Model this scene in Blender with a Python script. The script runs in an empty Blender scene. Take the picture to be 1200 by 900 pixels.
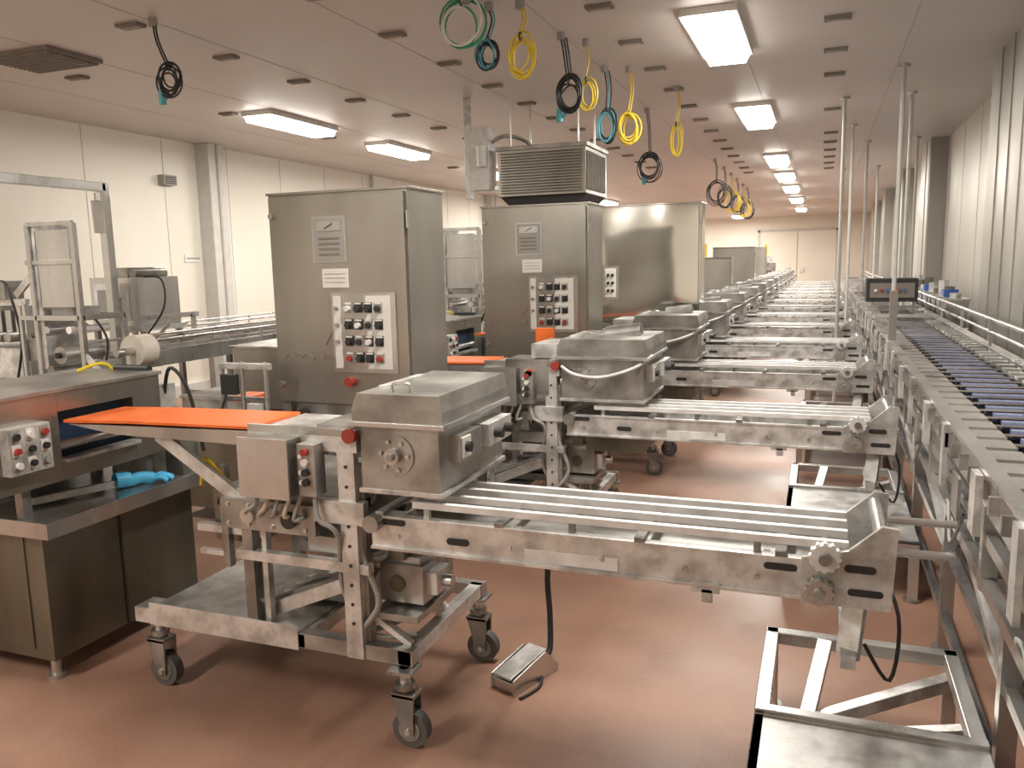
import bpy, math, random
from mathutils import Vector, Matrix
random.seed(7)
SC=bpy.context.scene
# ------------------------------------------------------------------ materials
def newmat(name):
    m=bpy.data.materials.new(name); m.use_nodes=True
    nt=m.node_tree; b=nt.nodes['Principled BSDF']; return m,nt,b
def noisy(name,c1,c2,metal=0.0,r1=.4,r2=.6,scale=4,stretch=(1,1,1),detail=6,lo=.35,hi=.65,bump=0,bscale=None,spec=.5,grime=0,gscale=23,gcol=(.13,.12,.105),bdetail=3,bdist=.02):
    m,nt,b=newmat(name); L=nt.links
    tc=nt.nodes.new('ShaderNodeTexCoord'); mp=nt.nodes.new('ShaderNodeMapping')
    mp.inputs['Scale'].default_value=stretch; L.new(tc.outputs['Object'],mp.inputs[0])
    n=nt.nodes.new('ShaderNodeTexNoise'); n.inputs['Scale'].default_value=scale; n.inputs['Detail'].default_value=detail
    L.new(mp.outputs[0],n.inputs['Vector'])
    cr=nt.nodes.new('ShaderNodeValToRGB'); cr.color_ramp.elements[0].position=lo; cr.color_ramp.elements[1].position=hi
    cr.color_ramp.elements[0].color=(*c1,1); cr.color_ramp.elements[1].color=(*c2,1)
    L.new(n.outputs['Fac'],cr.inputs[0]); col=cr.outputs[0]
    if grime:
        n3=nt.nodes.new('ShaderNodeTexNoise'); n3.inputs['Scale'].default_value=gscale; n3.inputs['Detail'].default_value=8; n3.inputs['Roughness'].default_value=.7
        L.new(tc.outputs['Object'],n3.inputs['Vector'])
        g=nt.nodes.new('ShaderNodeMapRange'); g.inputs['From Min'].default_value=.50; g.inputs['From Max'].default_value=.70; g.inputs['To Max'].default_value=grime
        L.new(n3.outputs['Fac'],g.inputs['Value'])
        mx=nt.nodes.new('ShaderNodeMix'); mx.data_type='RGBA'; mx.inputs[7].default_value=(*gcol,1)
        L.new(g.outputs[0],mx.inputs[0]); L.new(col,mx.inputs[6]); col=mx.outputs[2]
    L.new(col,b.inputs['Base Color'])
    mr=nt.nodes.new('ShaderNodeMapRange'); mr.inputs['From Min'].default_value=.3; mr.inputs['From Max'].default_value=.7
    mr.inputs['To Min'].default_value=r1; mr.inputs['To Max'].default_value=r2
    L.new(n.outputs['Fac'],mr.inputs['Value']); L.new(mr.outputs[0],b.inputs['Roughness'])
    b.inputs['Metallic'].default_value=metal
    b.inputs['Specular IOR Level'].default_value=spec
    if bump:
        n2=nt.nodes.new('ShaderNodeTexNoise'); n2.inputs['Scale'].default_value=bscale or scale; n2.inputs['Detail'].default_value=bdetail
        L.new(mp.outputs[0],n2.inputs['Vector'])
        bp=nt.nodes.new('ShaderNodeBump'); bp.inputs['Strength'].default_value=bump; bp.inputs['Distance'].default_value=bdist
        L.new(n2.outputs['Fac'],bp.inputs['Height']); L.new(bp.outputs[0],b.inputs['Normal'])
    return m
def plain(name,c,rough=.5,metal=0,emit=None,es=0):
    m,nt,b=newmat(name)
    tc=nt.nodes.new('ShaderNodeTexCoord'); n=nt.nodes.new('ShaderNodeTexNoise'); n.inputs['Scale'].default_value=9
    nt.links.new(tc.outputs['Object'],n.inputs['Vector'])
    mx=nt.nodes.new('ShaderNodeMix'); mx.data_type='RGBA'
    mx.inputs[6].default_value=(*[x*.82 for x in c],1); mx.inputs[7].default_value=(*[min(1,x*1.12) for x in c],1)
    nt.links.new(n.outputs['Fac'],mx.inputs[0]); nt.links.new(mx.outputs[2],b.inputs['Base Color'])
    b.inputs['Roughness'].default_value=rough; b.inputs['Metallic'].default_value=metal
    if emit: b.inputs['Emission Color'].default_value=(*emit,1); b.inputs['Emission Strength'].default_value=es
    return m
M={}
M['steel']=noisy('brushed_stainless',(.50,.50,.49),(.70,.695,.68),.9,.22,.38,3,(1,1,.25),grime=.12)
M['cab']=noisy('cabinet_stainless',(.36,.345,.31),(.46,.445,.405),.88,.27,.38,2.2,(1,1,.35),bump=.12,bscale=1.6)
M['mirror']=noisy('polished_stainless',(.53,.52,.48),(.60,.585,.55),.98,.07,.13,1.5,(1,1,1),bump=.45,bscale=2.0,bdetail=0,bdist=.06)
M['worn']=noisy('worn_aluminium',(.46,.455,.44),(.76,.755,.74),.6,.30,.52,9,(1,1,1),8,.36,.58,grime=.35)
M['dull']=noisy('dull_stained_steel',(.25,.245,.23),(.47,.46,.435),.78,.28,.48,5,(1,1,1),8,.38,.60,grime=.2)
M['dark']=noisy('dark_green_steel',(.15,.145,.115),(.25,.24,.20),.8,.25,.42,4,(1,1,.3))
M['bar']=noisy('plastic_guide_strip',(.64,.63,.62),(.82,.81,.80),.1,.35,.5,12)
M['black']=plain('black_rubber',(.025,.025,.025),.55)
M['wheel']=plain('grey_caster_rubber',(.10,.10,.095),.6)
M['orange']=noisy('orange_belt',(.70,.125,.02),(.82,.18,.035),0,.4,.55,10)
M['red']=plain('red_button',(.36,.045,.03),.4)
M['white']=plain('white_plastic',(.76,.74,.70),.5)
M['grey']=plain('grey_plastic',(.33,.32,.30),.5)
M['blue']=plain('blue_belt',(.05,.13,.45),.4)
M['paleblue']=plain('pale_blue_pocket',(.34,.40,.66),.25,.4)
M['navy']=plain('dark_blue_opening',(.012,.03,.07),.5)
M['glove']=plain('blue_nitrile',(.07,.45,.75),.5)
M['yellow']=plain('yellow_cable',(.75,.55,.03),.5)
M['green']=plain('green_cable',(.05,.34,.18),.5)
M['teal']=plain('teal_cable',(.08,.36,.42),.5)
M['cable']=plain('beige_hose',(.60,.52,.42),.5)
M['film']=plain('white_film_roll',(.58,.53,.46),.55)
M['plate']=noisy('tread_plate',(.44,.435,.42),(.64,.635,.62),.65,.3,.5,14,(1,1,1),4,grime=.2)
M['vent']=plain('vent_grey',(.22,.19,.165),.7)
M['seam']=plain('joint_sealant',(.46,.41,.36),.8)
M['tube']=plain('lamp_diffuser',(1,.98,.94),.4,0,(1,.96,.88),13)
M['lampbody']=plain('lamp_housing',(.75,.73,.69),.5)
M['ceil']=noisy('ceiling_panel',(.56,.51,.48),(.63,.58,.55),0,.40,.55,.6,(1,1,1),3)
M['wall']=noisy('cream_wall_panel',(.74,.71,.63),(.80,.77,.69),0,.35,.5,.8,(1,1,1),3)
M['rwall']=noisy('grey_metal_wall',(.36,.35,.32),(.46,.445,.41),.6,.35,.5,1.5,(1,1,.3),3)
M['rpanel']=noisy('right_wall_panel',(.48,.455,.41),(.56,.53,.48),.2,.35,.5,1.5,(1,1,.3),3)
M['post']=plain('painted_post',(.58,.57,.54),.45)
M['floor']=noisy('red_epoxy_floor',(.27,.15,.105),(.38,.22,.155),0,.32,.52,1.4,(1,1,1),10,.3,.7,bump=.06,bscale=60,grime=.4,gscale=2.6,gcol=(.17,.095,.07))

# ------------------------------------------------------------------ mesh builder
class MB:
    def __init__(s): s.v=[];s.f=[];s.m=[];s.sm=[];s.mats=[]
    def mi(s,mat):
        if mat not in s.mats: s.mats.append(mat)
        return s.mats.index(mat)
    def add(s,vs,fs,mat,smooth=False):
        o=len(s.v); s.v+= [tuple(p) for p in vs]; k=s.mi(mat)
        for f in fs: s.f.append([i+o for i in f]); s.m.append(k); s.sm.append(smooth)
    def box(s,x0,x1,y0,y1,z0,z1,mat='steel'):
        vs=[(x,y,z) for z in (z0,z1) for y in (y0,y1) for x in (x0,x1)]
        s.add(vs,[(0,2,3,1),(4,5,7,6),(0,1,5,4),(2,6,7,3),(0,4,6,2),(1,3,7,5)],mat)
    def bar(s,p0,p1,w=.04,h=None,mat='steel',up=(0,0,1)):
        h=h or w; p0=Vector(p0);p1=Vector(p1);d=(p1-p0).normalized(); u=Vector(up)
        if abs(d.dot(u))>.98: u=Vector((0,1,0))
        a=d.cross(u).normalized(); b=a.cross(d)
        vs=[]
        for p in (p0,p1):
            for i,j in ((-1,-1),(1,-1),(1,1),(-1,1)): vs.append(p+a*i*w/2+b*j*h/2)
        s.add(vs,[(3,2,1,0),(4,5,6,7),(0,1,5,4),(1,2,6,5),(2,3,7,6),(3,0,4,7)],mat)
    def cyl(s,p0,p1,r,mat='steel',n=16,r2=None):
        p0=Vector(p0);p1=Vector(p1);d=(p1-p0).normalized(); u=Vector((0,0,1)) if abs(d.z)<.9 else Vector((1,0,0))
        a=d.cross(u).normalized(); b=d.cross(a); r2=r if r2 is None else r2
        vs=[];
        for p,q in ((p0,r),(p1,r2)):
            for i in range(n):
                t=2*math.pi*i/n; vs.append(p+(a*math.cos(t)+b*math.sin(t))*q)
        s.add(vs,[(i,(i+1)%n,n+(i+1)%n,n+i) for i in range(n)],mat,True)
        s.add(vs[:n],[tuple(range(n))[::-1]],mat); s.add(vs[n:],[tuple(range(n))],mat)
    def pipe(s,pts,r,mat='cable',n=7,sub=5,closed=False):
        P=[Vector(p) for p in pts]; Q=[]
        N=len(P)
        for i in range(N if closed else N-1):
            if closed: a,b,c,d=P[i-1],P[i],P[(i+1)%N],P[(i+2)%N]
            else: a,b,c,d=P[max(i-1,0)],P[i],P[i+1],P[min(i+2,N-1)]
            for k in range(sub):
                t=k/sub; Q.append(.5*((2*b)+(c-a)*t+(2*a-5*b+4*c-d)*t*t+(3*b-a-3*c+d)*t**3))
        if not closed: Q.append(P[-1])
        vs=[];K=len(Q); ref=None
        for i in range(K):
            if closed: d=(Q[(i+1)%K]-Q[i-1])
            else: d=Q[min(i+1,K-1)]-Q[max(i-1,0)]
            d=d.normalized() if d.length>1e-9 else Vector((0,0,1))
            if ref is None: ref=d.orthogonal().normalized()
            a=(ref-d*ref.dot(d)); a=a.normalized() if a.length>1e-6 else d.orthogonal().normalized(); ref=a; b=d.cross(a)
            for j in range(n):
                t=2*math.pi*j/n; vs.append(Q[i]+(a*math.cos(t)+b*math.sin(t))*r)
        fs=[]
        for i in range(K if closed else K-1):
            i2=(i+1)%K
            for j in range(n): fs.append((i*n+j,i*n+(j+1)%n,i2*n+(j+1)%n,i2*n+j))
        s.add(vs,fs,mat,True)
    def torus(s,c,axis,R,r,mat,sx=1.0,n=20):
        c=Vector(c);ax=Vector(axis).normalized();a=ax.cross(Vector((0,0,1)))
        a=a.normalized() if a.length>.01 else Vector((1,0,0)); b=ax.cross(a)
        s.pipe([c+a*math.cos(2*math.pi*i/n)*R*sx+b*math.sin(2*math.pi*i/n)*R for i in range(n)],r,mat,6,1,True)
    def prism(s,prof,y0,y1,mat='steel'):
        n=len(prof); vs=[(x,y0,z) for x,z in prof]+[(x,y1,z) for x,z in prof]
        s.add(vs,[tuple(range(n)),tuple(range(n,2*n))[::-1]]+[(i,n+i,n+(i+1)%n,(i+1)%n) for i in range(n)],mat)
    def slot(s,x0,x1,z0,z1,y,mat='black'):
        r=(z1-z0)/2; pts=[]
        for i in range(9): t=-math.pi/2+math.pi*i/8; pts.append((x1-r+r*math.cos(t),z0+r+r*math.sin(t)))
        for i in range(9): t=math.pi/2+math.pi*i/8; pts.append((x0+r+r*math.cos(t),z0+r+r*math.sin(t)))
        s.prism(pts,y-.002,y+.004,mat)
    def mesh(s,name):
        me=bpy.data.meshes.new(name); me.from_pydata(s.v,[],s.f)
        for k in s.mats: me.materials.append(M[k])
        me.polygons.foreach_set('material_index',s.m); me.polygons.foreach_set('use_smooth',s.sm); me.update()
        import bmesh
        bm=bmesh.new(); bm.from_mesh(me); bmesh.ops.recalc_face_normals(bm,faces=bm.faces); bm.to_mesh(me); bm.free()
        return me
def put(me,name,loc=(0,0,0),bevel=0,rot=None):
    if isinstance(me,MB): me=me.mesh(name)
    o=bpy.data.objects.new(name,me); o.location=loc
    if rot: o.rotation_euler=rot
    SC.collection.objects.link(o)
    if bevel:
        b=o.modifiers.new('bevel','BEVEL'); b.width=bevel; b.segments=2; b.limit_method='ANGLE'; b.angle_limit=math.radians(50)
    return o
LW=-7.85; RW=1.62; H=3.3; Y0=-2.5; Y1=36
# ------------------------------------------------------------------ room
m=MB(); m.box(LW-.2,RW+.2,Y0-.2,Y1+.2,-.1,0,'floor'); put(m,'floor')
m=MB(); m.box(LW-.2,RW+.2,Y0-.2,Y1+.2,H,H+.1,'ceil')
for x in [LW+1.2*i for i in range(1,8)]:
    m.box(x-.003,x+.003,Y0,Y1,H-.002,H+.01,'seam')
put(m,'ceiling')
m=MB(); m.box(LW-.2,LW,Y0,Y1,0,H,'wall')
for i in range(32): m.box(LW-.01,LW+.003,Y0+1.2*i,Y0+1.2*i+.008,0,H,'seam')
put(m,'wall_left')
m=MB(); m.box(RW,RW+.2,Y0,Y1,0,H,'rpanel')
for i in range(32): m.box(RW-.003,RW+.01,Y0+1.2*i,Y0+1.2*i+.008,0,H,'seam')
put(m,'wall_right')
m=MB(); m.box(LW-.2,RW+.2,Y1,Y1+.2,0,H,'wall'); put(m,'wall_back')
m=MB(); m.box(LW-.2,RW+.2,Y0-.2,Y0,0,H,'wall'); put(m,'wall_front')
m=MB(); YD=Y1-.005
m.box(-2.6,-2.5,YD-.06,YD,0,2.75,'post');m.box(.45,.55,YD-.06,YD,0,2.75,'post');m.box(-2.6,.55,YD-.06,YD,2.68,2.78,'post')
m.box(-2.5,-1.04,YD-.04,YD,0,2.68,'wall');m.box(-1.0,.45,YD-.04,YD,0,2.68,'wall'); m.box(-.9,-.75,YD-.07,YD-.04,1.0,1.2,'steel')
put(m,'door_1')
m=MB(); m.box(LW,LW+.03,Y0,Y1,0,.15,'post'); put(m,'baseboard_left')
for i,y in enumerate((9.05,19,28)):
    m=MB(); m.box(LW,LW+.22,y-.16,y+.16,0,H,'post'); m.box(LW+.22,LW+.235,y-.02,y+.02,0,H,'seam'); put(m,'wall_column',bevel=.01)
for y0,y1,x in ((5.6,8.35,1.32),(13.4,14.6,1.40),(18,19,1.42),(23,24,1.42),(28,29,1.42)):
    m=MB(); m.box(x,RW,y0,y1,0,H,'rwall')
    k=int((y1-y0)/.45)
    for j in range(k): m.box(x-.01,x,y0+.45*j+.05,y0+.45*j+.09,0,H,'rwall')
    put(m,'metal_clad_pier')
m=MB(); m.pipe([(LW+.05,13.4,H),(LW+.05,13.4,1.0)],.03,'post'); m.box(LW,LW+.08,13.3,13.5,.85,1.05,'post'); put(m,'wall_pipe')
m=MB(); m.box(LW,LW+.1,8.2,8.42,2.72,2.84,'grey')
for j in range(4): m.box(LW+.1,LW+.108,8.22,8.40,2.735+.025*j,2.745+.025*j,'black')
put(m,'wall_speaker')
m=MB(); m.box(LW,LW+.012,8.55,8.85,1.75,1.85,'white'); m.box(LW+.012,LW+.014,8.58,8.82,1.79,1.81,'grey'); put(m,'wall_notice')
# ceiling fittings
m=MB()
for x in (-6,-4.43,-2.95,-1.42,.04):
    for j in range(14):
        if x==-6 and j%2==0: continue
        if random.random()<.18 and j>4: continue
        y=4.5+.95*j
        m.box(x-.09,x+.09,y-.05,y+.05,H-.02,H,'vent'); m.box(x-.07,x+.07,y-.01,y+.01,H-.03,H-.02,'seam')
put(m,'ceiling_hanger_plates')
m=MB(); m.box(-6.05,-5.35,4.62,5.12,H-.03,H,'vent')
for j in range(12): m.box(-6.02,-5.38,4.64+.04*j,4.66+.04*j,H-.045,H-.03,'vent')
put(m,'ceiling_air_grille')
# lights
lm=MB(); lm.box(-.19,.19,-.64,.64,-.05,0,'lampbody'); lm.prism([(-.17,-.05),(-.14,-.11),(.14,-.11),(.17,-.05)],-.62,.62,'tube')
lme=lm.mesh('fluorescent')
def lamp(x,y,e=90):
    o0=put(lme,'fluorescent_ceiling_light',(x,y,H))
    l=bpy.data.lights.new('tube_glow','AREA'); l.shape='RECTANGLE'; l.size=.3; l.size_y=1.2; l.energy=e; l.color=(1,.94,.85)
    o=bpy.data.objects.new('lamp_glow',l); o.parent=o0; o.location=(0,0,-.13); SC.collection.objects.link(o)
for y in (2.8,6.4,10.0,14.6,17.6,20.8,25,30): lamp(-.77,y,74 if y<16 else 150)
for y in (2.3,8.0,10.5,13.9,18,22.4,28,32.5): lamp(-5.65,y,80 if y<16 else 150)
for y in (-.6,): lamp(-3.2,y,100)
lamp(-3.2,33.5,150)  # extra fixture outside both lamp rows, added only to brighten the far wall
# hanging cables
def coil(name,ax,ay,c,R,mat,mat2=None,extra=None,sx=.62,strands=4,drop=1):
    m=MB(); c=Vector(c)
    m.cyl((ax,ay,H-.05),(ax,ay,H),.03,'grey')
    for k in range(drop):
        o=.02*k
        m.pipe([(ax+o,ay,H-.04),(ax+o+.02,ay,(H+c.z+R)/2),(c.x+o-.01,c.y,c.z+R)],.006,[mat,mat2 or mat][k%2])
    for k in range(strands+1):
        d=random.uniform(-.015,.015); a=Vector((random.uniform(-.3,.3),1,random.uniform(-.15,.15)))
        m.torus(c+Vector((d,d,random.uniform(-.03,.03))),a,R*random.uniform(.8,1.12),.0065,mat if (k%3 or not mat2) else mat2,sx*random.uniform(.85,1.1))
    m.torus(c+Vector((0,0,R*.95)),(1,0,0),.025,.006,'black',1,8)
    if extra:
        m.pipe([c+Vector((-.02,0,-R)),c+Vector((-.05,0,-R-.03)),c+Vector((-.07,0,-R+.02))],.01,extra); m.cyl(c+Vector((-.07,0,-R-.06)),c+Vector((-.07,0,-R+.03)),.024,extra)
    put(m,name)
coil('coiled_green_cable',-2.14,4.9,(-2.16,4.9,3.14),.13,'green','white',None,.95,6,3)
coil('coiled_black_cable',-2.06,5.1,(-2.07,5.1,2.99),.09,'black','teal',None,.8,6,2)
coil('coiled_yellow_cable',-1.86,5.14,(-1.86,5.14,2.96),.13,'yellow',None,None,.72,5,2)
coil('coiled_black_cable',-1.84,5.95,(-1.80,5.99,2.86),.12,'black',None,'teal',.75,8,3)
coil('coiled_yellow_cable',-1.72,6.2,(-1.72,6.2,2.9),.11,'yellow',None,None,.6,2,1)
coil('coiled_black_cable',-1.81,7.1,(-1.79,7.1,2.81),.13,'black','teal',None,.55,7,3)
coil('coiled_yellow_cable',-1.62,7.2,(-1.62,7.2,2.79),.12,'yellow',None,None,.72,6,2)
coil('coiled_black_cable',-1.87,9.2,(-1.83,9.2,2.68),.14,'black',None,'teal',.85,6,2)
coil('coiled_yellow_cable',-1.38,8.2,(-1.38,8.2,2.80),.15,'yellow',None,None,.35,3,2)
coil('coiled_black_cable',-4.2,4.46,(-4.10,4.46,2.90),.09,'black',None,'teal',.85,6,2)
for i,(y,mt) in enumerate(((14.3,'black'),(15.6,'black'),(16.8,'yellow'),(18,'black'),(19.4,'yellow'),(20.5,'black'))):
    coil('coiled_%s_cable'%mt,-1.75,y,(-1.72,y,2.75),.19,mt,None,None,.75,5,2)

# ------------------------------------------------------------------ caster
def caster(m,x,y,top,r=.066,sw=1):
    m.box(x-.045,x+.045,y-.045,y+.045,top-.012,top,'dull')
    m.cyl((x,y,top-.1),(x,y,top),.018,'worn'); m.cyl((x,y,top-.075),(x,y,top-.055),.035,'dull')
    c=Vector((x+.02*sw,y,r))
    for s in (-1,1):
        m.prism([(x-.04,top-.09),(x+.045,top-.09),(c.x+.02,r-.015),(c.x-.02,r-.015)],y+s*.03-.004,y+s*.03+.004,'dull')
    m.box(x-.042,x+.046,y-.034,y+.034,top-.1,top-.085,'dull')
    m.cyl(c+Vector((0,-.02,0)),c+Vector((0,.02,0)),r,'wheel',24); m.cyl(c+Vector((0,-.024,0)),c+Vector((0,.024,0)),r*.62,'dull',18)
    m.cyl(c+Vector((0,-.04,0)),c+Vector((0,.04,0)),.012,'steel',8)
# ------------------------------------------------------------------ cutting machine on cart
def cart(bw=.31,end=.2,first=True):
    m=MB(); T=.34; t=.05; xl,xr=-2.42,-1.27; yb=.64
    m.bar((xl,.025,T-t/2),(xr,.025,T-t/2),.05,.055,'dull'); m.bar((xl,yb,T-t/2),(xr,yb,T-t/2),.05,.05,'dull')
    for x in (xl+.025,-1.73,xr-.03): m.bar((x,0,T-t/2),(x,yb,T-t/2),.05,.05,'worn')
    m.box(xl,-1.73,0.0,yb,T,T+.006,'plate')
    m.box(xl,-1.73,-.005,.0,T-.06,T+.03,'worn')
    for x,y in ((xl-.02,.06),(xr-.03,.0),(xr-.03,yb),(xl+.05,yb)): caster(m,x,y,T-t-.005)
    m.box(xl-.08,xl,.0,.1,T-t-.01,T,'worn')
    m.box(-1.52,-1.455,-.01,.02,T-.05,1.10,'worn'); m.box(-1.52,-1.44,.02,.06,T,.98,'dull')
    m.box(-1.95,-1.905,0,.045,T,.78,'dull'); m.box(-1.88,-1.86,.02,.05,T,.74,'worn')
    m.box(-1.52,-1.46,yb-.06,yb,T,1.0,'worn'); m.box(-1.95,-1.90,yb-.06,yb,T,.9,'worn')
    for k in range(9): m.cyl((-1.487,-.014,.42+.07*k),(-1.487,-.008,.42+.07*k),.006,'black',8)
    m.box(-1.98,-1.42,-.005,.03,.60,.635,'worn'); m.box(-1.98,-1.42,yb-.06,yb-.02,.60,.64,'worn')
    m.box(-1.70,-1.46,.05,.5,.64,.70,'dull'); m.box(-2.02,-1.62,-.015,.02,.72,.83,'dull'); m.box(-1.62,-1.42,-.02,.015,.78,.86,'worn')
    m.box(-1.98,-1.44,.02,yb-.08,.83,.86,'dull')
    for x in (-1.99,-1.9,-1.8,-1.66): m.cyl((x,-.022,.81),(x,-.012,.81),.008,'steel',8); m.cyl((x,-.022,.74),(x,-.012,.74),.008,'steel',8)
    m.cyl((-1.9,-.03,.775),(-1.9,-.01,.775),.028,'steel'); m.cyl((-1.72,-.035,.775),(-1.72,-.01,.775),.03,'black')
    for j in range(5): m.bar((-1.92,.12+.08*j,.40),(-1.52,.12+.08*j,.56),.03,.018,'dull')
    m.bar((-1.9,.07,.38),(-1.5,.07,.55),.02,.05,'worn'); m.bar((-1.9,.5,.38),(-1.5,.5,.55),.02,.05,'worn')
    m.box(-1.9,-1.6,.25,.5,.36,.4,'dull'); m.cyl((-1.8,.3,.45),(-1.55,.3,.45),.05,'dull'); m.cyl((-1.75,.45,.66),(-1.5,.45,.66),.06,'dark')
    m.box(-1.45,-1.28,.12,.30,.46,.60,'dull'); m.box(-1.28,-1.24,.15,.26,.49,.57,'worn'); m.cyl((-1.24,.2,.53),(-1.20,.2,.53),.022,'steel')
    m.cyl((-1.38,.11,.53),(-1.38,.12,.53),.03,'dark'); m.box(-1.42,-1.30,.14,.26,.60,.625,'worn'); m.box(-1.40,-1.34,.10,.2,.625,.68,'dark')
    m.box(-1.45,-1.27,.05,.35,.42,.445,'dull'); m.bar((-1.46,.3,.5),(-1.29,.3,.36),.04,.04,'worn'); m.bar((-1.45,.06,.43),(-1.30,.06,T),.03,.02,'worn')
    m.bar((-1.43,.3,T-.02),(-1.43,.3,.7),.03,.03,'worn'); m.box(-1.36,-1.32,.32,.38,T,.71,'dull')
    m.bar((-2.32,.02,1.04),(-1.93,.02,.80),.018,.05,'worn'); m.bar((-2.32,.34,1.04),(-1.93,.34,.80),.018,.05,'worn')
    m.bar((-2.1,.1,.92),(-2.1,.1,.52),.03,.03,'dull'); m.bar((-2.25,.12,.66),(-1.93,.12,.66),.03,.03,'worn'); m.bar((-2.25,.12,.56),(-1.93,.12,.56),.02,.02,'worn')
    m.bar((-2.1,.3,.92),(-2.1,.3,T),.03,.03,'dull'); m.box(-2.2,-2.0,.15,.3,.6,.8,'dark')
    prof=[(-2.78,1.068),(-2.775,1.078),(-2.45,1.088),(-1.88,1.096),(-1.88,1.086),(-2.45,1.078),(-2.77,1.066)]
    m.prism(prof,.0,.30,'orange')
    m.prism([(-2.74,1.064),(-1.88,1.082),(-1.88,1.03),(-2.5,1.035)],-.010,.0,'steel'); m.prism([(-2.74,1.064),(-1.88,1.082),(-1.88,1.03),(-2.5,1.035)],.30,.310,'steel')
    m.prism([(-2.74,1.062),(-1.88,1.080),(-1.88,1.045),(-2.5,1.045)],.0,.30,'dull')
    m.box(-1.88,-1.44,-.012,.33,1.03,1.085,'worn'); m.box(-1.88,-1.44,-.015,.0,1.085,1.11,'steel')
    m.box(-1.60,-1.43,.0,.3,1.085,1.12,'dull'); m.cyl((-1.46,-.03,1.09),(-1.46,.0,1.09),.025,'red')
    m.box(-1.86,-1.665,-.09,.0,.875,1.075,'cab'); m.box(-1.865,-1.66,-.095,-.088,.87,1.08,'steel')
    m.box(-1.87,-1.86,-.08,-.04,.9,.93,'steel'); m.box(-1.87,-1.86,-.08,-.04,1.02,1.05,'steel')
    m.box(-1.645,-1.575,-.06,.0,.88,1.06,'dull')
    for z,c in ((1.035,'red'),(1.0,'white'),(.965,'black'),(.93,'black')): m.cyl((-1.61,-.075,z),(-1.61,-.058,z),.013,c,12)
    for z in (1.02,.965,.93): m.cyl((-1.628,-.07,z),(-1.628,-.058,z),.008,'white',8)
    for k in range(5):
        m.pipe([(-1.83+.045*k,-.04,.875),(-1.84+.04*k,-.05,.83-.01*k),(-1.90+.06*k,-.03,.79),(-1.93+.03*k,.03,.74)],.008,'cable' if k%2 else 'grey')
    m.pipe([(-1.6,-.03,.88),(-1.58,-.05,.80),(-1.52,-.03,.74),(-1.56,.05,.5),(-1.45,.05,.36),(-1.3,.1,.36)],.009,'grey')
    m.pipe([(-1.43,.1,.9),(-1.46,.02,.7),(-1.40,.02,.5),(-1.47,.02,.38),(-1.4,.2,.36)],.011,'grey')
    m.pipe([(-1.95,.1,.75),(-2.05,.05,.88),(-2.2,.12,.93),(-2.3,.2,.80)],.009,'yellow'); m.pipe([(-1.95,.12,.75),(-2.1,.1,.80),(-2.2,.2,.7),(-2.1,.3,.6)],.009,'black')
    x0=-1.44; x1=x0+bw; d=.55
    m.box(x0+.01,x1-.01,.0,d,.90,1.135,'dull'); m.box(x0+.0,x1,-.005,d+.01,.895,.91,'worn')
    m.prism([(x0-.012,1.135),(x1+.012,1.135),(x1+.012,1.18),(x1-.0,1.235),(x0+.01,1.235),(x0-.012,1.18)],-.012,d+.012,'dull')
    m.box(x0-.02,x1+.02,-.02,d+.02,1.125,1.14,'steel')
    m.pipe([(x0+.12,.04,1.235),(x0+.12,.04,1.262),(x0+.18,.04,1.262),(x0+.18,.04,1.235)],.006,'steel',6,2)
    m.box(x0+.03,x0+.06,.1,.4,1.235,1.245,'worn')
    m.cyl((x0+.14,-.006,1.03),(x0+.14,.0,1.03),.07,'dull',28); m.cyl((x0+.14,-.03,1.03),(x0+.14,-.006,1.03),.026,'steel'); m.cyl((x0+.14,-.045,1.03),(x0+.14,-.03,1.03),.012,'dull')
    for a in range(6): m.cyl((x0+.14+.05*math.cos(a),-.014,1.03+.05*math.sin(a)),(x0+.14+.05*math.cos(a),-.005,1.03+.05*math.sin(a)),.007,'steel',8)
    m.box(x1-.01,x1+.03,.08,.26,1.0,1.09,'steel'); m.box(x1+.03,x1+.034,.09,.16,1.01,1.08,'white'); m.cyl((x1+.03,.125,1.045),(x1+.05,.125,1.045),.018,'black')
    m.box(x1-.01,x1+.05,.28,.5,1.01,1.09,'worn'); m.cyl((x1+.05,.34,1.05),(x1+.08,.34,1.05),.018,'black');m.cyl((x1+.05,.44,1.05),(x1+.08,.44,1.05),.018,'black')
    L0=-1.40; L1=end-.17
    for y in (-.005,.33):
        m.box(L0,L1,y,y+.022,.715,.815,'worn'); m.box(L0,L1,y-.012,y+.03,.705,.715,'worn'); m.box(L0,L1,y-.004,y+.03,.812,.82,'worn')
    m.box(L0+.02,L1,.03,.33,.735,.76,'dull')
    m.slot(-1.36,-1.27,.79,.812,-.006); m.slot(-1.12,-1.04,.745,.768,-.006); m.slot(L1-.16,L1-.07,.78,.80,-.006)
    for x in (-1.38,-.95,-.5,-.1): m.box(x,x+.03,-.01,.36,.82,.835,'dull'); 
    for y in (.02,.12,.215,.30): m.bar((L0+.15,y,.862),(L1+.06,y,.862),.022,.022,'bar')
    for x in (-1.2,-.7,-.15):
        for y in (.02,.12,.215,.30): m.box(x-.01,x+.01,y-.008,y+.008,.82,.855,'dull')
    m.box(-.33,-.25,-.015,.0,.69,.72,'worn'); m.box(-.3,-.27,-.015,.0,.66,.70,'worn'); m.box(-.85,-.55,-.008,-.004,.72,.76,'bar')
    for x in (-1.3,-.9,-.6,-.35,-.15): m.cyl((x,-.012,.755),(x,-.004,.755),.008,'steel',8)
    m.cyl((L0+.02,-.05,.80),(L0+.02,0,.80),.03,'dull',14); m.cyl((L0-.05,.0,.80),(L0-.05,.36,.80),.035,'dull')
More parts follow.
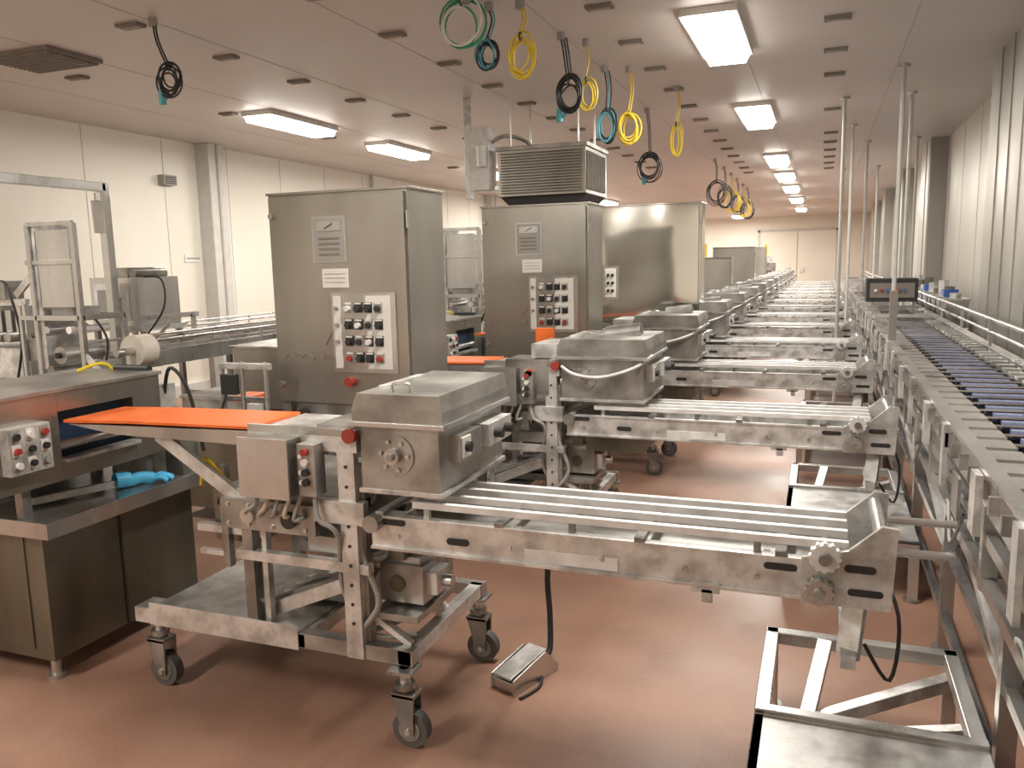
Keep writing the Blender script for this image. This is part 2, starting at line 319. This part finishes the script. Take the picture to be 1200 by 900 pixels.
    for y in (-.01,.34):
        m.prism([(L1-.06,.70),(end,.70),(end+.01,.93),(end-.03,.935),(L1+.06,.86),(L1-.06,.83)],y-.012,y+.004,'worn')
    m.box(L1,end-.01,.0,.34,.71,.73,'dull'); m.cyl((end-.03,0,.9),(end-.03,.34,.9),.02,'steel'); m.cyl((end-.05,0,.75),(end-.05,.34,.75),.02,'steel')
    m.slot(L1+.05,L1+.13,.80,.822,-.022); m.slot(end-.11,end-.02,.735,.755,-.022)
    for cx,cz,r,mt in ((L1,.845,.037,'bar'),(L1-.012,.745,.034,'steel')):
        m.cyl((cx,-.06,cz),(cx,-.03,cz),r,mt,18); m.cyl((cx,-.075,cz),(cx,-.06,cz),r*.45,'dull',12); m.cyl((cx,-.03,cz),(cx,.34,cz),.012,'steel',10)
        for k in range(12):
            a=k*math.pi/6; m.cyl((cx+r*math.cos(a),-.058,cz+r*math.sin(a)),(cx+r*math.cos(a),-.032,cz+r*math.sin(a)),.006,mt,6)
    m.bar((end-.08,.1,.71),(end-.10,.05,.52),.06,.03,'worn'); m.bar((end-.1,.0,.53),(end-.1,.34,.53),.04,.04,'worn')
    ext=.19 if first else .04
    m.cyl((end-.02,.3,.86),(end+ext,.3,.86),.012,'steel',8); m.cyl((end-.02,.3,.76),(end+ext,.3,.76),.014,'steel',8)
    m.pipe([(end-.03,.3,.75),(end+.04,.2,.6),(end+.02,.15,.42),(end-.05,.2,.5)],.006,'black')
    if not first:
        m.pipe([(x0+.02,-.03,1.09),(x0+.1,-.05,1.05),(x0+.25,-.06,1.04),(x0+.42,-.04,1.09),(x1+.02,.1,1.14)],.009,'bar')
        m.box(-1.75,-1.5,-.02,.2,.93,1.12,'dull'); m.cyl((-1.6,-.06,1.05),(-1.6,-.02,1.05),.02,'red')
        m.box(-1.62,-1.47,.05,.4,1.10,1.2,'worn'); m.cyl((-1.25,.3,1.235),(-1.05,.3,1.26),.045,'dull')
        m.box(-1.30,-.98,.02,.4,.62,.70,'dark')
    return m
P=1.9; YS=2.3
put(cart(.31,.2),'cutting_machine_on_cart',(0,YS,0),.003)
me2=cart(.47,.24,False).mesh('cutting_machine'); 
mb=cart(.47,.24,False); mb.box(-1.75,-1.64,.5,.54,1.12,1.25,'orange'); mb.box(-1.75,-1.64,.54,.60,1.10,1.15,'dull')
meb=mb.mesh('cutting_machine')
for k in range(1,14):
    put(meb if k==1 else me2,'cutting_machine_on_cart',(.11,YS+P*k,0),.003 if k<3 else 0)
# foot pedal
m=MB()
m.prism([(-.14,0),(.12,0),(.12,.03),(.07,.085),(-.14,.045)],-.055,.055,'steel'); m.prism([(-.15,.06),(.07,.10),(.07,.11),(-.15,.07)],-.045,.045,'worn')
for s in(-.056,.056): m.prism([(-.15,0),(.13,0),(.13,.03),(.05,.11),(-.15,.065)],s-.004,s+.004,'steel')
m.pipe([(-.15,-.09,.006),(-.03,-.09,.006),(.07,-.02,.02)],.007,'black'); 
m.pipe([(.1,0,.05),(.15,.0,.06),(.18,.02,.2),(.17,.02,.4),(.15,-.05,.69)],.013,'black')
put(m,'foot_pedal',(-1.06,2.86,0),.003,(0,0,math.radians(70)))
# sensor stand behind first machine
m=MB()
m.box(-.18,.18,-.12,.12,0,.02,'dull'); m.bar((0,0,.02),(0,0,.8),.04,.04,'steel')
m.bar((-.15,0,.8),(.15,0,.8),.04,.03,'worn')
for x in (-.14,-.02,.12): m.cyl((x,0,.8),(x,0,1.2),.012,'steel',10)
m.bar((-.15,0,1.18),(.15,0,1.18),.025,.03,'worn'); m.bar((-.15,0,1.02),(.13,0,1.02),.02,.02,'dull'); m.box(-.13,-.04,-.03,.0,1.04,1.14,'black'); m.box(.02,.1,-.03,0,.9,1.0,'worn'); m.box(-.15,-.02,.02,.2,1.0,1.02,'orange')
m.pipe([(-.1,-.03,1.04),(-.12,-.06,.9),(-.05,-.04,.8),(0,-.03,.5)],.007,'black')
put(m,'sensor_stand',(-2.62,3.2,0),.002)
# ------------------------------------------------------------------ control cabinets
def cabinet(w=.77,z0=.97,z1=2.0,d=.37,mat='cab',panel=True):
    m=MB(); m.box(0,w,0,d,z0,z1,mat); m.box(.012,w-.012,-.02,0,z0+.012,z1-.012,mat)
    m.box(-.008,w+.008,-.01,d+.01,z1,z1+.012,mat)
    for z in (z0+.12,z1-.14): m.cyl((w+.005,-.015,z-.04),(w+.005,-.015,z+.04),.009,'steel',8)
    for z in (z0+.1,z1-.1): m.cyl((.03,-.035,z),(.03,-.02,z),.015,'steel',10)
    if panel:
        s=w/167.
        m.box(58*s,95*s,-.026,-.02,z1-.32,z1-.12,'grey'); m.box(56*s,97*s,-.023,-.02,z1-.33,z1-.11,'steel'); m.box(62*s,91*s,-.028,-.026,z1-.18,z1-.135,'steel')
        for j in range(4): m.box(64*s,89*s,-.028,-.026,z1-.22-.025*j,z1-.21-.025*j,'vent')
        m.bar((72*s,-.029,z1-.17),(82*s,-.029,z1-.145),.004,.006,'black',up=(0,1,0))
        m.box(66*s,97*s,-.026,-.02,z1-.45,z1-.36,'white'); 
        for j in range(3): m.box(69*s,94*s,-.0275,-.026,z1-.385-.02*j,z1-.382-.02*j,'grey')
        px0,px1=76*s,152*s; pz1=z1-.475; pz0=z1-.86
        m.box(px0,px1,-.03,-.02,pz0,pz1,'steel')
        for c in range(2):
            m.box(px0+.012+c*.178,px0+.052+c*.27,-.033,-.03,pz0+.02,pz1-.015,'white')
        cols=[px0+.095,px0+.15,px0+.205,px0+.26]
        rows=[pz1-.075,pz1-.155,pz1-.235,pz1-.315]
        for r,z in enumerate(rows):
            for c,x in enumerate(cols):
                m.box(x-.022,x+.022,-.036,-.03,z-.02,z+.03,'black' if (r+c)%3 else 'grey')
                m.cyl((x,-.056,z),(x,-.034,z),.014,'red' if (r,c) in ((3,0),(3,3)) else ('white' if (r*4+c)%5==0 else 'black'),12)
                m.box(x-.018,x+.018,-.038,-.036,z+.02,z+.028,'white')
        for z in rows[:3]: m.cyl((px0+.03,-.045,z),(px0+.03,-.03,z),.01,'dull',8)
        m.cyl((px0+.09,-.06,pz0-.045),(px0+.09,-.02,pz0-.045),.024,'red',14)
        x=.06; zz=z0+.22
        for k in range(9):
            for q in range(2): m.bar((x,-.022,zz+random.uniform(0,.05)),(x+random.uniform(.01,.03),-.022,zz+random.uniform(0,.05)),.003,.004,'vent',up=(0,1,0))
            x+=.032
        m.bar((.30,-.022,z0+.30),(.34,-.022,z0+.36),.004,.006,'vent',up=(0,1,0))
    for x in (.03,w-.03):
        for y in (.03,d-.03): m.box(x-.025,x+.025,y-.025,y+.025,.02,z0,'dull'); m.cyl((x,y,0),(x,y,.03),.035,'steel',12)
    for z in (.2,z0-.1): m.bar((.03,.03,z),(w-.03,.03,z),.04,.04,'dull'); m.bar((.03,d-.03,z),(w-.03,d-.03,z),.04,.04,'dull'); m.bar((.03,.03,z),(.03,d-.03,z),.04,.04,'dull'); m.bar((w-.03,.03,z),(w-.03,d-.03,z),.04,.04,'dull')
    m.box(.06,w-.06,.05,d-.05,.3,.8,'dark')
    m.box(.1,w-.2,-.01,.03,z0-.1,z0,'dull'); m.cyl((.15,-.03,z0-.05),(.15,0,z0-.05),.03,'black')
    return m
put(cabinet(),'control_cabinet',(-2.57,3.4,0),.006)
put(cabinet(.77,.98,2.03),'control_cabinet',(-2.25,5.35,0),.006)
m=cabinet(.92,1.0,2.13,.3,'mirror',False)
m.box(.06,.2,-.05,-.02,1.3,1.6,'steel'); m.box(.08,.18,-.055,-.05,1.32,1.58,'white')
for k in range(6): m.cyl((.11+.04*(k%2),-.07,1.38+.07*(k//2)),(.11+.04*(k%2),-.05,1.38+.07*(k//2)),.014,'black',10)
put(m,'control_cabinet',(-1.93,7.3,0),.006)
m=cabinet(.8,1.0,1.85,.35,'cab',False); put(m,'control_cabinet',(-2.05,16.6,0),.006)
m=cabinet(.7,1.0,1.65,.35,'cab',False); put(m,'control_cabinet',(-2.0,12.75,0),.006)
m=cabinet(.9,1.0,1.9,.35,'cab',False); put(m,'control_cabinet',(-2.3,22.3,0),.006)
# distant packing machinery at the end of the line
m=MB()
m.box(0,1.3,0,.8,.5,1.45,'dull'); m.box(.1,.7,.1,.6,1.45,2.0,'cab'); m.box(.8,1.2,.1,.5,1.45,1.7,'worn'); m.box(.3,.35,-.02,0,1.1,1.3,'orange')
for x in (.05,1.25):
    for y in (.05,.75): m.bar((x,y,0),(x,y,.5),.06,.06,'dull')
m.box(.15,.6,-.01,.0,.7,1.3,'steel'); m.box(.7,1.2,-.03,0,.8,1.2,'dark'); m.cyl((1.0,.3,1.7),(1.0,.3,2.1),.05,'yellow'); m.bar((1.3,.4,.9),(2.0,.4,.9),.3,.06,'worn'); m.bar((1.95,.4,0),(1.95,.4,.9),.06,.06)
cme=m.mesh('carton_machine')
for x,y in ((-2.9,30.3),(-5.2,29.5),(-4.5,26.2)): put(cme,'cartoning_machine',(x,y,0))
# ------------------------------------------------------------------ counters (wrapper bases)
def counter(reel):
    m=MB(); x1=-2.74; x0=-4.1; z=.70
    m.box(x0,x1,-.0,.88,z-.03,z,'steel'); m.box(x0,x1,-.012,.0,z-.06,z+.004,'steel'); m.box(x1-.0,x1+.012,-.012,.88,z-.06,z+.004,'steel')
    m.box(x0+.05,x1-.1,.05,.86,.1,z-.03,'dark'); m.box(x1-.1,x1-.094,.42,.43,.1,z-.04,'black')
    m.box(x0+.1,x1-.2,.044,.05,.14,z-.08,'dark')
    for x in (x0+.1,x1-.16):
        for y in (.1,.8): m.cyl((x,y,.02),(x,y,.1),.02,'steel'); m.cyl((x,y,0),(x,y,.02),.035,'dull',14)
    X=-2.84
    m.box(-3.30,X,-.12,.18,z+.12,z+.48,'cab'); m.box(-3.30,X,.56,.72,z+.12,z+.48,'cab')
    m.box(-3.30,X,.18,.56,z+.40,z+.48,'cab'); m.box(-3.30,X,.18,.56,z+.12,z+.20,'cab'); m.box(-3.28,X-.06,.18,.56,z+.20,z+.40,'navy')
    m.box(-3.32,X+.012,-.13,.73,z+.48,z+.495,'dull')
    m.box(X-.03,X+.03,.18,.56,z+.195,z+.21,'worn'); m.cyl((X-.02,.18,z+.26),(X-.02,.56,z+.26),.02,'steel')
    for yy in (-.05,.65):
        for xx in (-3.2,X-.05): m.bar((xx,max(yy,.03),z),(xx,max(yy,.03),z+.12),.04,.04,'dull')
    m.box(X,X+.05,-.08,.10,z+.20,z+.38,'worn')
    for r in range(3):
        for c in range(3):
            m.box(X+.05,X+.053,-.068+.06*c,-.032+.06*c,z+.217+.055*r,z+.262+.055*r,'white' if (r+c)%2 else 'grey')
            m.cyl((X+.05,-.05+.06*c,z+.238+.055*r),(X+.066,-.05+.06*c,z+.238+.055*r),.013,['white','black','grey','red','black','black','black','white','red'][r*3+c],12)
    hh=.3 if reel else .1
    m.box(-4.0,-3.35,.2,.85,z,z+hh,'dull'); m.box(-4.02,-3.33,.18,.87,z+hh,z+hh+.02,'dull')
    m.box(-3.2,-3.0,.74,.86,z,z+.4,'dull'); m.box(-2.95,-2.88,.76,.86,z,z+.42,'worn')
    m.cyl((-3.3,.75,z+.43),(-3.3,.86,z+.43),.03,'steel'); m.cyl((-3.1,.73,z+.5),(-2.9,.73,z+.5),.018,'black')
    m.pipe([(-2.9,.8,z+.34),(-2.83,.78,z+.5),(-2.75,.8,z+.40),(-2.72,.84,z+.1)],.009,'black'); m.pipe([(-3.1,.8,z+.34),(-3.12,.7,z+.52),(-3.2,.6,z+.5)],.008,'yellow')
    m.box(-2.86,-2.76,.74,.86,z+.0,z+.30,'dull')
    m.bar((-3.0,.1,z+.03),(-2.85,.5,z+.03),.02,.03,'worn')
    if reel:
        m.cyl((-3.17,.90,z+.56),(-3.17,1.0,z+.56),.078,'film',28); m.cyl((-3.17,.80,z+.56),(-3.17,1.03,z+.56),.02,'steel'); m.bar((-3.17,.83,z+.3),(-3.17,.83,z+.58),.03,.03,'dull')
    return m
c0=counter(True).mesh('wrapping_machine_base'); cm=counter(False).mesh('wrapping_machine_base')
for k in range(8): put(c0 if k==0 else cm,'stainless_wrapping_counter',(0,2.15+P*k,0),.003 if k<2 else 0)
# blue glove on the counter
m=MB(); 
m.pipe([(0,0,.02),(.05,.005,.03),(.10,0,.02)],.026,'glove',10)
for k,(a,l) in enumerate(((-.5,.07),(-.2,.09),(.05,.09),(.3,.08))): m.pipe([(.09,.012*(k-1.5),.018),(.09+l*.6*math.cos(a),.012*(k-1.5)+l*.6*math.sin(a),.028),(.09+l*math.cos(a),.015*(k-1.5)+l*math.sin(a),.012)],.011,'glove',8)
m.pipe([(.03,.02,.018),(.05,.06,.022),(.075,.075,.013)],.012,'glove',8); m.pipe([(-.06,-.02,.035),(0,0,.03)],.034,'glove',10)
put(m,'blue_glove',(-2.85,2.66,.707),0,(0,0,.9))
# ------------------------------------------------------------------ film towers
def tower(h=1.97,w=.40):
    m=MB()
    for x in (0,w): 
        for y in (0,.35): m.bar((x,y,0),(x,y,h if y==0 else h-.5),.035,.035,'steel'); m.cyl((x,y,0),(x,y,.02),.04,'dull',12)
    for z in (.4,.88,1.35): 
        for y in (0,.35): m.bar((0,y,z),(w,y,z),.035,.035,'steel')
        for x in (0,w): m.bar((x,0,z),(x,.35,z),.035,.035,'steel')
    m.bar((0,0,h),(w,0,h),.03,.03); m.bar((-.05,0,1.72),(w,0,1.72),.025,.03)
    m.box(.05,w-.05,.0,.03,1.42,h-.04,'steel'); m.box(.02,.06,.0,.3,1.0,h,'worn'); m.box(.0,w,.02,.33,.88,.91,'worn')
    m.box(.05,w-.05,.02,.3,.45,.82,'dark'); m.cyl((.2,-.02,1.1),(.2,.3,1.1),.06,'dull',20); m.cyl((.2,-.05,1.1),(.2,.33,1.1),.02,'black')
    m.cyl((.1,-.02,1.27),(.1,.3,1.27),.025,'steel'); m.cyl((.3,-.02,1.27),(.3,.3,1.27),.025,'white'); m.cyl((.1,-.02,1.0),(.1,.3,1.0),.03,'dull')
    m.bar((-.15,0,1.35),(0,0,1.35),.03,.03); m.bar((-.15,0,1.35),(-.15,0,.9),.025,.025); m.bar((w,0,1.1),(w+.12,0,1.0),.02,.04,'worn')
    m.box(-.2,-.02,.02,.2,1.05,1.2,'dull'); m.bar((-.2,.02,1.5),(-.05,.02,1.62),.02,.05,'worn'); m.box(.1,.3,.03,.25,1.36,1.42,'dull')
    m.pipe([(w,.1,1.35),(w+.1,.1,1.2),(w+.05,.1,1.0),(w,.1,.95)],.008,'black'); m.pipe([(.05,.1,1.6),(-.1,.1,1.5),(-.1,.1,1.3),(.05,.1,1.1)],.008,'black'); m.box(w+.0,w+.1,.05,.2,.95,1.06,'dull')
    return m
tm=tower().mesh('film_tower'); ts=tower(1.6).mesh('film_tower')
for x,y in ((-4.97,4.0),(-3.7,5.2),(-3.4,7.05),(-3.95,8.95),(-3.9,10.85),(-3.85,12.75)): put(ts if y==5.2 else tm,'film_feed_tower',(x,y,0),.002)
# low multi-head feeder on the far left
m=MB()
m.box(0,.7,0,.5,.1,.9,'dull'); m.box(.02,.68,-.01,0,.15,.85,'dark'); m.box(.1,.6,.05,.4,.9,1.12,'worn')
for x in (.05,.65):
    for y in (.05,.45): m.cyl((x,y,0),(x,y,.1),.03,'steel')
for k in range(5): m.cyl((.14+.1*k,.0,1.2),(.14+.1*k,.35,1.2),.035,'dull',14); m.box(.11+.1*k,.17+.1*k,.1,.2,1.2,1.42-.03*(k%2),'steel')
m.bar((.05,.1,1.45),(.65,.1,1.45),.04,.04,'worn'); m.bar((.08,.1,.9),(.08,.1,1.45),.03,.03); m.bar((.62,.1,.9),(.62,.1,1.45),.03,.03); m.box(.3,.5,.05,.2,1.47,1.6,'dull')
m.pipe([(.4,.1,1.6),(.6,.0,1.55),(.68,0,1.2),(.6,0,.9)],.01,'black')
put(m,'product_feeder',(-5.95,4.1,0),.003)
# printer station
m=MB(); m.box(-5.72,-5.2,0,.45,1.20,1.60,'steel'); m.box(-5.66,-5.3,-.02,0,1.25,1.55,'bar'); m.box(-5.5,-5.32,-.025,-.02,1.40,1.5,'white'); m.box(-5.62,-5.52,-.025,-.02,1.3,1.5,'grey'); m.box(-5.75,-5.15,-.02,.47,1.16,1.2,'steel')
for x in (-5.7,-5.2):
    for y in (.02,.42): m.bar((x,y,0),(x,y,1.16),.04,.04,'dull')
m.box(-5.6,-5.4,.1,.4,1.60,1.68,'dull'); m.cyl((-5.3,.05,1.63),(-5.3,.4,1.63),.04,'dull'); m.bar((-5.2,.1,1.27),(-4.70,.1,1.30),.03,.04); m.bar((-4.75,.1,1.30),(-4.75,.1,1.18),.03,.03); m.bar((-4.9,.1,1.29),(-5.18,.1,1.08),.02,.02)
m.pipe([(-5.25,.1,1.60),(-5.0,.05,1.58),(-4.95,0,1.35),(-5.18,0,1.1)],.008,'black')
put(m,'label_printer_station',(0,5.12,0),.004)
# gantry frame
m=MB()
m.bar((-5.35,2.6,2.31),(-5.35,5.0,2.31),.07,.07); 
for y in (2.6,5.0): m.bar((-5.35,y,0),(-5.35,y,2.34),.07,.07); m.box(-5.42,-5.28,y-.06,y+.06,0,.012,'dull')
m.box(-5.325,-5.31,4.85,4.95,1.95,2.2,'white'); m.cyl((-5.31,4.9,2.2),(-5.31,4.9,2.26),.02,'steel')
put(m,'stainless_guard_gantry',(0,0,0),.004)
def railconv(x0,x1,z,y0,y1,name):
    m=MB()
    for x in (x0,x1): m.box(x-.012,x+.012,y0,y1,z-.08,z+.04,'steel')
    m.box(x0,x1,y0,y1,z-.03,z-.02,'dull')
    for x in (x0-.06,x1+.06): m.cyl((x,y0,z+.12),(x,y1,z+.12),.012,'steel',8)
    y=y0+.1
    while y<y1:
        for x in (x0,x1): m.bar((x,y,0),(x,y,z-.08),.04,.04,'dull'); m.cyl((x,y,0),(x,y,.02),.04,'steel',10)
        m.bar((x0-.06,y,z+.12),(x0-.06,y,z-.04),.012,.02); m.bar((x1+.06,y,z+.12),(x1+.06,y,z-.04),.012,.02)
        m.bar((x0-.07,y,z-.04),(x1+.07,y,z-.04),.02,.02); m.bar((x0,y,.3),(x1,y,.3),.03,.03,'dull'); y+=1.25
    for k in range(int((y1-y0)/.1)): m.cyl((x0,y0+.1*k+.05,z),(x1,y0+.1*k+.05,z),.018,'dull',8)
    put(m,name)
railconv(-4.95,-4.65,1.02,4.5,24,'roller_conveyor'); railconv(-6.7,-6.3,.95,5.8,24,'roller_conveyor')
# overhead air handling unit
m=MB(); m.box(-3.0,-2.1,0,.8,2.30,2.76,'cab'); m.box(-3.02,-2.08,-.02,.82,2.74,2.78,'dull')
for k in range(15): m.bar((-2.97,-.012,2.33+.027*k),(-2.13,-.012,2.33+.027*k),.012,.014,'dark')
for k in range(9): m.box(-2.10,-2.085,.08*k+.04,.08*k+.07,2.34,2.70,'vent')
m.prism([(-3.0,2.30),(-2.1,2.30),(-2.2,2.20),(-2.9,2.20)],.05,.75,'black')
for x in (-2.9,-2.2):
    for y in (.1,.7): m.cyl((x,y,2.68),(x,y,H),.012,'steel',8)
m.box(-3.30,-3.1,0,.2,2.38,3.0,'bar'); m.bar((-3.36,.1,2.3),(-3.36,.1,H),.06,.06,'worn'); m.cyl((-3.15,-.05,2.6),(-3.15,-.05,2.8),.05,'white'); m.bar((-3.36,.1,2.4),(-2.9,.1,2.4),.05,.05)
m.pipe([(-3.1,.1,2.85),(-2.95,.1,2.9),(-2.8,.3,2.86),(-2.7,.3,2.7)],.02,'dull')
put(m,'overhead_air_unit',(-.05,7.7,0),.004)
# ------------------------------------------------------------------ main flighted conveyor
m=MB(); xa,xb=.45,.98; z=1.05; ya,yb=1.1,25; xi=xa+.07
for x in (xa,xb): m.box(x-.015,x+.015,ya,yb,z-.10,z+.02,'steel')
m.box(xa-.03,xa+.015,ya,yb,z+.015,z+.03,'steel'); m.box(xb-.015,xb+.04,ya,yb,z+.015,z+.03,'steel')
m.box(xa+.015,xb-.015,ya,yb,z-.09,z-.08,'dull')
y=ya+.05
while y<yb-.2:
    m.add([(xa+.02,y,z-.01),(xb-.02,y,z-.01),(xb-.02,y+.115,z-.028),(xa+.02,y+.115,z-.028),(xa+.02,y+.12,z-.03),(xb-.02,y+.12,z-.03),(xb-.02,y+.005,z-.003),(xa+.02,y+.005,z-.003)],[(0,1,2,3),(4,5,6,7),(0,3,4,7),(1,6,5,2),(0,7,6,1),(3,2,5,4)],'steel')
    m.box(xa+.18,xb-.12,y+.105,y+.145,z-.04,z-.012,'paleblue'); m.box(xa+.02,xa+.12,y+.03,y+.15,z-.03,z+.010,'steel'); m.box(xb-.1,xb-.02,y+.05,y+.12,z-.03,z+.01,'steel')
    m.box(xa-.04,xa-.015,y,y+.015,z-.06,z-.01,'dull')
    y+=.16
y=ya+.2
while y<yb:
    for x,xx in ((xa,xi),(xb,xb)): m.bar((xx,y,.02),(xx,y,z-.1),.05,.05,'steel'); m.cyl((xx,y,0),(xx,y,.03),.045,'dull',12)
    m.bar((xi,y,.45),(xb,y,.45),.04,.04); m.bar((xa,y,.75),(xb,y,.75),.04,.04); m.bar((xb+.03,y,z),(xb+.03,y,z+.18),.02,.02)
    m.box(xa-.05,xa-.03,y-.04,y+.04,z-.16,z+.01,'worn'); m.bar((xa,y,z-.08),(xa,y,.73),.04,.04,'steel')
    m.bar((xi,y,.45),(xa+.02,y+.55,.75),.03,.03,'worn'); m.box(xa-.04,xa-.03,y+.3,y+.42,z-.22,z-.09,'dull'); m.box(xa-.045,xa-.03,y+.62,y+.68,z-.2,z+.02,'worn')
    m.pipe([(xa-.02,y+.3,z-.2),(xa-.03,y+.45,z-.34),(xa-.02,y+.6,z-.25),(xa,y+.8,z-.3)],.006,'grey')
    y+=1.15
for zz,xx in ((.88,xa),(.75,xa),(.45,xi),(.15,xi)): m.bar((xx,ya,zz),(xx,yb,zz),.03,.035,'steel'); m.bar((xb,ya,zz),(xb,yb,zz),.04,.05,'steel')
m.cyl((xb+.03,ya,z+.18),(xb+.03,yb,z+.18),.014,'steel',8); m.cyl((xb+.03,ya,z+.10),(xb+.03,yb,z+.10),.01,'steel',8)
m.box(xi+.04,xb-.04,ya,yb,.54,.55,'dull'); m.box(xi+.1,xb-.1,ya,yb,.30,.31,'dull')
y=ya+.1
while y<yb: m.box(xi+.05,xi+.17,y,y+.1,.44,.53,'blue'); m.box(xi+.05,xb-.05,y+.3,y+.33,.55,.62,'steel'); y+=.64
for x,y in ((.61,8.2),(.80,9.6),(.55,13.3),(.9,17)):
    m.bar((xa,y,z+.045),(xb,y,z+.045),.05,.03,'steel'); m.cyl((x,y,z+.05),(x,y,H),.02,'post',10); m.cyl((x,y,H-.03),(x,y,H),.05,'steel',12)
m.bar((xa-.02,5.75,z+.03),(xa-.02,5.75,1.42),.045,.045,'steel'); m.box(xa-.05,xa+.02,5.7,5.8,z-.1,z+.05,'worn')
for x in (.47,.83): m.bar((x,8.77,z+.03),(x,8.77,z+.15),.03,.03)
m.box(.40,.85,8.6,8.95,1.2,1.42,'black'); m.box(.43,.82,8.59,8.6,1.24,1.38,'vent')
for k in range(6): m.cyl((.48+.05*k,8.57,1.31),(.48+.05*k,8.59,1.31),.015,['white','red','blue'][k%3],8)
put(m,'flighted_packing_conveyor')
m=MB()
m.box(1.12,1.30,8.6,13,.90,.94,'steel')
for y in (8.7,11,12.9):
    for x in (1.15,1.28): m.bar((x,y,0),(x,y,.90),.04,.04)
for k in range(10):
    yy=8.7+.42*k; m.prism([(1.12,.94),(1.28,.94),(1.30,1.2),(1.10,1.2)],yy,yy+.3,'dull'); m.box(1.09,1.31,yy-.01,yy+.31,1.2,1.22,'steel')
    m.cyl((1.2,yy+.15,1.22),(1.2,yy+.15,1.27+.05*(k%3)),.05,'dark' if k%2 else 'worn',12)
    if k%4==1: m.box(1.14,1.27,yy+.05,yy+.2,1.22,1.29,'blue')
put(m,'bench_with_tubs')
for x,y in ((.16,9.55),(.30,11.55),(1.2,13.2),(.3,17.2)):
    m=MB(); m.cyl((x,y,0),(x,y,H),.02,'post',10); m.cyl((x,y,H-.03),(x,y,H),.05,'steel',12); m.cyl((x,y,0),(x,y,.02),.05,'steel',12); put(m,'service_drop_pole')
# ------------------------------------------------------------------ step platforms
def platform():
    m=MB(); z=.30; x0,x1=-.15,.47
    m.box(x0,x1,0,.85,z-.012,z,'plate'); m.box(x0,x1,.83,.87,z-.04,z+.015,'steel'); m.box(x0,x0+.03,0,.85,z-.04,z,'steel'); m.box(x0,x1,0,.02,z-.04,z,'steel')
    for y in (.85,1.42): m.bar((x0,y,z-.02),(x1,y,z-.02),.045,.045)
    for x in (x0+.02,x1-.02):
        m.bar((x,.85,z-.02),(x,1.44,z-.02),.045,.045)
        for y in (.03,.85,1.42): m.bar((x,y,.0),(x,y,z-.03),.045,.045); m.cyl((x,y,0),(x,y,.015),.04,'dull',12)
    m.bar((x0+.02,1.05,.10),(x1-.02,1.38,.22),.045,.045,'worn'); m.bar((x0+.05,1.1,.06),(x1,1.1,.2),.04,.04,'worn'); m.bar((x0+.2,1.40,.29),(x0+.12,1.0,.06),.05,.03,'worn')
    return m
pm=platform().mesh('step_platform')
for k,y in enumerate((1.53,4.1,6.6,9.8,13)): put(pm,'step_platform',(0,y,0),.003)
# ------------------------------------------------------------------ world, camera
w=bpy.data.worlds.new('w'); SC.world=w; w.use_nodes=True; w.node_tree.nodes['Background'].inputs[0].default_value=(1,.9,.8,1); w.node_tree.nodes['Background'].inputs[1].default_value=.1
f=950.0; h=1.65; ro=.022
ph=math.atan(142/950); ps=math.atan(368.3*math.cos(ph)/950)
F=Vector((-math.sin(ps)*math.cos(ph),math.cos(ps)*math.cos(ph),-math.sin(ph)))
R=Vector((math.cos(ps),math.sin(ps),0)); U=R.cross(F)
r2=R*math.cos(ro)-U*math.sin(ro); u2=R*math.sin(ro)+U*math.cos(ro)
cd=bpy.data.cameras.new('camera'); cd.sensor_width=36; cd.lens=36*f/1200; cd.clip_start=.05
co=bpy.data.objects.new('camera',cd); SC.collection.objects.link(co)
mt=Matrix((r2,u2,-F)).transposed().to_4x4(); mt.translation=Vector((0,0,h)); co.matrix_world=mt
SC.camera=co
SC.view_settings.view_transform='Standard'
SC.view_settings.exposure=-.02
